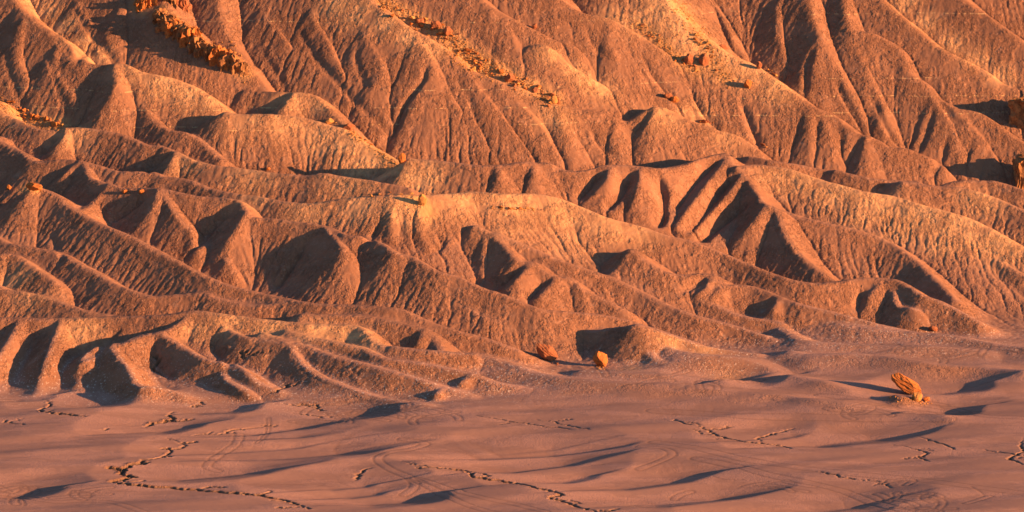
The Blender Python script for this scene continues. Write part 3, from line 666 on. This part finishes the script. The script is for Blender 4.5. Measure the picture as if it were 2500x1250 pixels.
# surrounding country, coarse
def country():
    step=8
    xs=np.concatenate([-np.geomspace(4000,130,22),gx[::6],np.geomspace(130,4000,22)]); xs=np.unique(np.round(xs,2))
    ys=np.concatenate([-np.geomspace(4000,50,12),np.arange(0,580,20),gy[::6],np.geomspace(893,5000,30)]); ys=np.unique(np.round(ys,2))
    X,Y=np.meshgrid(xs,ys)
    inside=(X>=GX0)&(X<=gx[-1])&(Y>=GY0)&(Y<=gy[-1])
    Z=base(X,np.minimum(Y,925))
    Z=Z+np.where(Y>905,0,0)
    Z=np.where(inside,bil(h,X,Y),Z)
    far=np.clip((np.abs(X)-110)/60,0,1)*np.clip((Y-np.interp(X,TX,TY))/30,0,1)
    Z=Z+far*2.0*np.sin(X*.11+Y*.05)*np.cos(Y*.09)
    fine=(X>Y*((0-1250)/FPX)*1.03-13+3.5)&(X<-(Y*((0-1250)/FPX)*1.03-13)-3.5)&(Y<882)&(Y>GY0+3)&(X>GX0+3)&(X<gx[-1]-3)
    Z=np.where(inside,Z-np.clip((Z-.3)*.2,.03,.3),Z-.03)
    co=np.stack([X,Y,Z],-1).reshape(-1,3)
    ny,nx=X.shape; idx=np.arange(nx*ny).reshape(ny,nx)
    fq=fine[:-1,:-1]&fine[1:,1:]&fine[:-1,1:]&fine[1:,:-1]
    jj,ii=np.nonzero(~fq)
    q=np.stack([idx[jj,ii],idx[jj,ii+1],idx[jj+1,ii+1],idx[jj+1,ii]],-1)
    me=bpy.data.meshes.new('desert_ground'); me.from_pydata(co.tolist(),[],q.tolist()); me.update()
    me.polygons.foreach_set('use_smooth',np.ones(len(q),bool))
    a=me.attributes.new('hill','FLOAT','POINT'); a.data.foreach_set('value',np.where(inside,bil(hillf,X,Y),np.clip((Z-1)/8,0,1)).ravel().astype(np.float32))
    me.materials.append(SOIL); o=bpy.data.objects.new('desert_ground',me); S.collection.objects.link(o); o['kind']='structure'
country()

# ================================================================ rocks
def empty(name,loc,label,cat,group=None):
    o=bpy.data.objects.new(name,None); S.collection.objects.link(o); o.location=loc; o['label']=label; o['category']=cat
    if group: o['group']=group
    return o
def hull_mesh(name,seed,n=14,flat=.75,mat=None,box=False):
    r=random.Random(seed); bm=bmesh.new()
    for k in range(n):
        if box:
            c=[(-1)**(k&1),(-1)**((k>>1)&1),(-1)**((k>>2)&1)]
            v=Vector([c[i]*(1-r.random()*.28) for i in range(3)])
        else:
            v=Vector((r.gauss(0,1),r.gauss(0,1),r.gauss(0,1))); v.normalize(); v*=.8+.3*r.random(); v.z*=flat
        bm.verts.new(v*.5)
    g=bmesh.ops.convex_hull(bm,input=bm.verts)
    bmesh.ops.delete(bm,geom=[e for e in bm.verts if not e.link_faces],context='VERTS')
    bmesh.ops.recalc_face_normals(bm,faces=bm.faces)
    me=bpy.data.meshes.new(name); bm.to_mesh(me); bm.free(); me.materials.append(mat); return me
def boulder_mesh(name,seed,mat,beds=5,sub=4,rough=.16):
    """weathered block: a ball cut by random planes, with bedding grooves and pitted faces"""
    r=random.Random(seed); bm=bmesh.new()
    bmesh.ops.create_icosphere(bm,subdivisions=sub+1,radius=1)
    pl=[]
    for k in range(15):
        v=Vector((r.gauss(0,1),r.gauss(0,1),r.gauss(0,1))).normalized(); pl.append((v,.40+.16*r.random()))
    off=Vector((seed*3.1,seed*1.7,0))
    for v in bm.verts:
        d=v.co.normalized(); rad=.62
        for nn_,c in pl:
            t=d.dot(nn_)
            if t>.05: rad=min(rad,c/t)
        p=d*rad; n1=mnoise.fractal(p*3+off,1.0,2.0,5)
        g=(1-abs(math.sin((p.z*beds+n1*.35)*math.pi)))**4
        v.co=p+d*(n1*.035-g*.045-max(0,mnoise.noise(p*5+off))*.05)
    me=bpy.data.meshes.new(name); bm.to_mesh(me); bm.free(); me.materials.append(mat)
    me.polygons.foreach_set('use_smooth',[False]*len(me.polygons)); return me
def mpp(Y): return Y/math.cos(PITCH)/FPX
def tag(o,label,cat,group=None):
    o['label']=label; o['category']=cat
    if group: o['group']=group
def place(o,px,py,w,d,hh,rot=(0,0,0),sink=.15,dz=0):
    """stands the rock on the slope seen at that traced point (its foot)"""
    x,y,z=hit(px,py,0,h); k=mpp(y)
    o.scale=(w*k,d*k,hh*k); o.rotation_euler=rot
    o.location=(x,y,zat(x,y)+hh*k*(.5-sink)+dz)
    S.collection.objects.link(o); return o
def boulder(name,seed,mat,px,py,w,d,hh,rot,label,cat='boulder',sink=.12,beds=5,sub=4,rough=.16,dz=0):
    o=bpy.data.objects.new(name,boulder_mesh(name,seed,mat,beds,sub,rough)); place(o,px,py,w,d,hh,rot,sink,dz); tag(o,label,cat); return o
R=math.radians
boulder('boulder',3,ROCK_O,2213,960,74,44,30,(R(5),R(30),R(-10)),'largest orange boulder, tilted on a mud pedestal on the right of the plain',sink=.0,beds=4,dz=.5)
boulder('boulder',5,ROCK_Y,2240,978,26,20,24,(0,R(10),R(30)),'pale broken block at the right foot of the largest boulder',sink=.15,sub=3)
boulder('boulder',8,ROCK_O,2262,979,19,14,14,(0,0,R(70)),'small low rock just right of the pale block beside the largest boulder',sink=.2,sub=3)
boulder('boulder',11,ROCK_R,1336,878,58,32,30,(R(5),R(42),R(5)),'red-brown boulder leaning down the slope at the foot of the hills',sink=.0,dz=.15)
boulder('boulder',14,ROCK_O,1466,894,32,26,38,(0,R(-8),R(20)),'upright bright orange boulder standing left of a dark mud hill',sink=.05,beds=3)
boulder('boulder',17,ROCK_R,2278,808,20,14,12,(0,R(20),R(10)),'small red rock lying alone on the low ground far right',sink=.1,sub=3)
boulder('boulder',19,ROCK_Y,1031,500,20,14,28,(0,R(-6),R(10)),'yellow pointed rock on the crest of the long middle ridge',sink=.15,beds=3,sub=3)
boulder('boulder',23,ROCK_O,981,398,18,14,26,(0,R(6),R(0)),'orange upright block on the bright descending spur',sink=.1,sub=3)
boulder('boulder',26,ROCK_R,853,316,26,20,18,(0,R(5),R(30)),'dark red block on the top corner of the bright ridge',sink=.15,sub=3)
boulder('boulder',29,ROCK_Y,805,301,22,16,14,(0,0,R(50)),'yellow rock on the ridge top left of the dark red block',sink=.2,sub=3)
boulder('boulder',31,ROCK_O,83,462,34,26,20,(0,R(5),R(0)),'tan rock knob capping the sharp peak at the left',sink=.2,sub=4)
boulder('boulder',33,ROCK_O,22,462,12,10,12,(0,0,R(0)),'small tan rock in shade left of the knob-topped peak',sink=.15,sub=3)
boulder('boulder',35,ROCK_O,305,472,14,11,9,(0,0,R(20)),'left one of two small rocks stuck on the gullied left face',sink=.15,sub=3)
boulder('boulder',37,ROCK_O,346,472,15,12,11,(0,0,R(60)),'right one of two small rocks stuck on the gullied left face',sink=.15,sub=3)
boulder('boulder',39,ROCK_R,1632,240,20,16,14,(0,R(20),R(10)),'dark upper rock of a pair on the butte slope',sink=.15,sub=3)
boulder('boulder',41,ROCK_O,1648,250,19,14,15,(0,R(20),R(30)),'orange lower rock of a pair on the butte slope',sink=.1,sub=3)
boulder('boulder',43,ROCK_R,1853,168,14,10,18,(0,0,R(10)),'upright red rock on the crest of the large butte spur',sink=.1,sub=3)
boulder('boulder',45,ROCK_O,1826,214,20,16,20,(0,0,R(15)),'square brown block at the right end of the pale ledge',sink=.15,sub=3,beds=7)
boulder('boulder',47,ROCK_R,1718,155,26,20,27,(0,0,R(15)),'big brown block in the yellow rubble high on the butte',sink=.2,sub=3,beds=7)
boulder('boulder',49,ROCK_R,1682,155,22,18,26,(0,0,R(55)),'brown block with a dark left side below the yellow rubble',sink=.15,sub=3)
boulder('boulder',51,ROCK_R,1765,118,22,14,12,(0,R(15),R(25)),'flat dark rock on the upper butte crest',sink=.2,sub=3)
boulder('boulder',53,ROCK_R,1246,200,26,18,22,(0,R(15),R(25)),'dark block near the middle of the central rubble band',sink=.1,sub=3)
boulder('boulder',55,ROCK_R,1063,70,24,16,20,(0,R(15),R(5)),'dark red block standing in the upper central rubble band',sink=.1,sub=3)
boulder('boulder',57,ROCK_R,1094,84,24,18,20,(0,R(-10),R(65)),'second dark red block in the upper central rubble band',sink=.1,sub=3)
boulder('boulder',59,ROCK_R,1026,58,18,16,15,(0,0,R(15)),'round dark red block at the upper end of the rubble band',sink=.1,sub=3)
boulder('boulder',61,ROCK_R,1305,70,12,9,14,(0,0,R(15)),'lone brown rock on the spur right of the rubble band',sink=.15,sub=3)
boulder('boulder',63,ROCK_Y,1352,252,16,12,20,(0,0,R(15)),'yellow block ending the central rubble band',sink=.15,sub=3)
boulder('boulder',65,ROCK_R,1362,254,10,9,16,(0,0,R(55)),'small dark block just past the end of the central rubble band',sink=.15,sub=3)
boulder('boulder',67,ROCK_O,655,415,10,8,7,(0,0,R(55)),'tiny orange rock in the valley under the bright ridge',sink=.1,sub=2)
# rubble
GEN=[[hull_mesh('rock',s+k*40,13,.8,m) for s in range(8)] for k,m in enumerate((ROCK_O,ROCK_R,ROCK_Y))]
def rubble(path,n,wid,sz,label,group,seed,wts=(5,2,3)):
    r=random.Random(seed); P=[Vector(p) for p in path]
    L=[(b-a).length for a,b in zip(P[:-1],P[1:])]; T=sum(L)
    for k in range(n):
        t=r.random()*T; i=0
        while t>L[i] and i<len(L)-1: t-=L[i]; i+=1
        f=t/L[i]; p=P[i].lerp(P[i+1],f); w=wid[0]+(wid[1]-wid[0])*((i+f)/len(L))
        px=p.x+r.gauss(0,.3)*w*.6; py=p.y+r.gauss(0,.38)*w
        s=sz*(.45+1.3*r.random()**2.5)
        ci=r.choices((0,1,2),wts)[0]; o=bpy.data.objects.new('rock',GEN[ci][r.randrange(8)])
        place(o,px,py,s*(.8+.6*r.random()),s*(.7+.5*r.random()),s*(.55+.5*r.random()),(r.uniform(-.4,.4),r.uniform(-.4,.4),r.uniform(0,6.3)),.25)
        tag(o,('large ' if s>sz*1.2 else 'small ' if s<sz*.6 else '')+('orange','red','yellow')[ci]+' rock '+label+(', near its upper end' if (i+f)/len(L)<.33 else ', halfway along it' if (i+f)/len(L)<.66 else ', near its lower end'),'rock',group)
rubble([(935,8),(980,30),(1040,62),(1100,95),(1150,135),(1200,165),(1250,195),(1300,220),(1350,245)],92,(22,26),10,'in the rubble band along the central butte spur','rocks of the central rubble band',1)
rubble([(1105,120),(1150,150),(1195,178)],36,(34,24),9,'in the widest part of the central rubble','rocks of the wide central rubble',2,(4,1,6))
rubble([(0,245),(30,262),(60,280),(90,290),(120,300),(160,306)],42,(20,10),11,'in the rubble strip at the left edge','rocks of the left rubble strip',3,(6,2,3))
rubble([(1560,62),(1600,95),(1640,130),(1670,155),(1700,172)],26,(14,16),8,'in the rubble of the upper right spur','rocks of the upper right rubble',4)
rubble([(1630,20),(1680,60),(1700,100),(1740,130),(1740,160),(1770,190)],28,(26,18),8,'scattered over the bright upper right slope','rocks of the bright upper slope',5,(3,1,6))
rubble([(1855,158),(1880,172),(1900,190)],10,(6,6),7,'on the crest below the upright red rock','rocks on the right spur crest',6)
rubble([(1705,296),(1720,298),(1742,302)],10,(6,6),9,'of the little heap on the saddle','rocks of the saddle heap',7,(2,5,1))
rubble([(1855,350),(1875,362)],8,(5,5),7,'of the lower heap behind the dark peak','rocks of the lower heap',8,(2,5,1))
rubble([(860,325),(885,340),(905,352)],14,(7,7),7,'below the corner of the bright ridge','rocks below the ridge corner',9,(3,1,6))
rubble([(800,295),(818,300)],7,(5,5),7,'around the yellow ridge-top rock','rocks on the ridge top',10,(2,0,6))
rubble([(905,480),(960,474),(1010,478)],12,(6,10),7,'on the crest left of the pointed yellow rock','rocks left of the pointed rock',12,(3,0,6))
rubble([(1195,508),(1230,510),(1300,512)],12,(4,4),7,'of the short ledge on the middle ridge face','ledge rocks on the middle ridge',13,(3,0,6))
rubble([(1455,896),(1480,897)],10,(5,5),4,'at the foot of the upright orange boulder','fragments round the upright boulder',14)
rubble([(560,100),(590,150),(612,170)],14,(12,8),7,'below the cliff on the left butte','rocks below the left cliff',15,(4,0,5))
rubble([(2170,968),(2215,975),(2275,984)],14,(5,5),6,'at the foot of the largest boulder','debris of the largest boulder',21,(5,2,3))
rubble([(1320,874),(1345,884),(1362,890)],10,(4,4),4,'below the leaning red-brown boulder','debris of the leaning boulder',22,(3,4,1))
# scree: chips nobody could count, one object
def scree(paths,seed=77):
    r=random.Random(seed); V=[];F=[]
    oct_=[(1,0,0),(-1,0,0),(0,1,0),(0,-1,0),(0,0,1),(0,0,-.6)]; of=[(0,2,4),(2,1,4),(1,3,4),(3,0,4),(2,0,5),(1,2,5),(3,1,5),(0,3,5)]
    for path,n,wid in paths:
        P=smooth_pts(path,4)
        for k in range(n):
            q=P[r.randrange(len(P))]; px=q[0]+r.gauss(0,.5)*wid; py=q[1]+r.gauss(0,.4)*wid
            x,y,z=hit(px,py,0,h); s_=r.uniform(.08,.26); b0=len(V); th=r.random()*6.3
            z=zat(x,y)
            for a,b,c in oct_:
                a*=r.uniform(.6,1.2)*s_; b*=r.uniform(.6,1.2)*s_; c*=r.uniform(.5,1)*s_
                V.append((x+a*math.cos(th)-b*math.sin(th),y+a*math.sin(th)+b*math.cos(th),z+c))
            F+= [(b0+i,b0+j,b0+k2) for i,j,k2 in of]
    me=bpy.data.meshes.new('scree'); me.from_pydata(V,[],F); me.materials.append(ROCK_Y); me.update()
    o=bpy.data.objects.new('scree',me); S.collection.objects.link(o); o['kind']='stuff'
    o['label']='fine yellow and orange scree strewn between the rocks of the butte spurs'; o['category']='scree'
scree([(p,int(n),w) for p,n,w in SCREE])
# sandstone cliff on the left butte
def cliff(name,blocks,label,cat,mats,depth=3.2,push=1.2,seed=0):
    px0,px1,t0,b0=blocks[0]; x,y,z=hit((px0+px1)/2,b0,0,h)
    root=empty(name,(x,y,zat(x,y)),label,cat)
    for i,(a,b,t,bt) in enumerate(blocks):
        x,y,z=hit((a+b)/2,(t*.65+bt*.35),0,h); y-=push
        ra=ray((a+b)/2,t); rb=ray((a+b)/2,bt)
        zt=CAM_H+y*ra[1]; zb=CAM_H+y*rb[1]-1.0; xc=y*ra[0]; k=mpp(y)
        r=random.Random(seed+i); bm=bmesh.new()
        bmesh.ops.create_cube(bm,size=1)
        bmesh.ops.subdivide_edges(bm,edges=bm.edges,cuts=11,use_grid_fill=True)
        sx=(b-a)*k*r.uniform(1.4,1.9); sz=(zt-zb)*r.uniform(.95,1.1); off=Vector((i*7.3+seed,3,1))
        for v in bm.verts:
            v.co=Vector((v.co.x*sx*(1-.12*(v.co.z+.5)),v.co.y*depth,(v.co.z)*sz))
            d=Vector((v.co.x/sx,v.co.y/depth,0)); q=v.co
            n1=mnoise.fractal(Vector((q.x*.9,q.y*.9,q.z*.35))+off,1,2,4)
            bed=(1-abs(math.sin(q.z*2.3+n1)))**4
            fl=mnoise.noise(Vector((q.x*1.6,q.y*1.6,q.z*.15))+off)
            v.co+=d*(n1*1.1-bed*.3-abs(fl)*1.3)+Vector((mnoise.noise(q*.8+off)*.5,mnoise.noise(q*.8-off)*.5,mnoise.noise(q*1.1+off)*.8-(max(0,q.z/sz)*2)**2*(v.co.x/sx*2)**2*.9))
        me=bpy.data.meshes.new('cliff_block'); bm.to_mesh(me); bm.free(); me.materials.append(mats[i%len(mats)])
        o=bpy.data.objects.new('cliff_block',me); S.collection.objects.link(o); o.parent=root
        o.location=Vector((xc,y+depth*.3,(zt+zb)/2))-root.location; o.rotation_euler=(0,0,r.uniform(-.5,.5))
cliff('sandstone_cliff',[(391,425,38,95),(427,455,60,110),(446,480,70,122),(480,505,106,160),(503,530,112,172),(528,555,124,185),(552,577,134,195),(574,598,151,188),(408,440,52,105),(436,462,66,118),(463,492,92,140),(515,542,118,178),(540,566,130,190),(380,402,25,75)],
 'weathered sandstone cliff of blocky columns running down the left butte slope','cliff',[ROCK_C,ROCK_C,ROCK_O],seed=3)
cliff('sandstone_ledge',[(335,352,2,30),(350,376,-6,26)],'short orange sandstone ledge left of the dark cleft','cliff',[ROCK_O],seed=20)
cliff('sandstone_ledge',[(398,428,-20,22),(426,456,0,26)],'reddish sandstone ledge right of the dark cleft above the long cliff','cliff',[ROCK_C,ROCK_R],seed=30)
cliff('rock_pillar',[(2484,2520,245,330)],'lit rock pillar cut by the right edge beside a deep shadow','rock',[ROCK_C],depth=5,push=3,seed=40)
cliff('rock_pillar',[(2489,2525,385,495)],'dark narrow rock pillar at the right edge, lower of the two','rock',[ROCK_C],depth=5,push=3,seed=50)
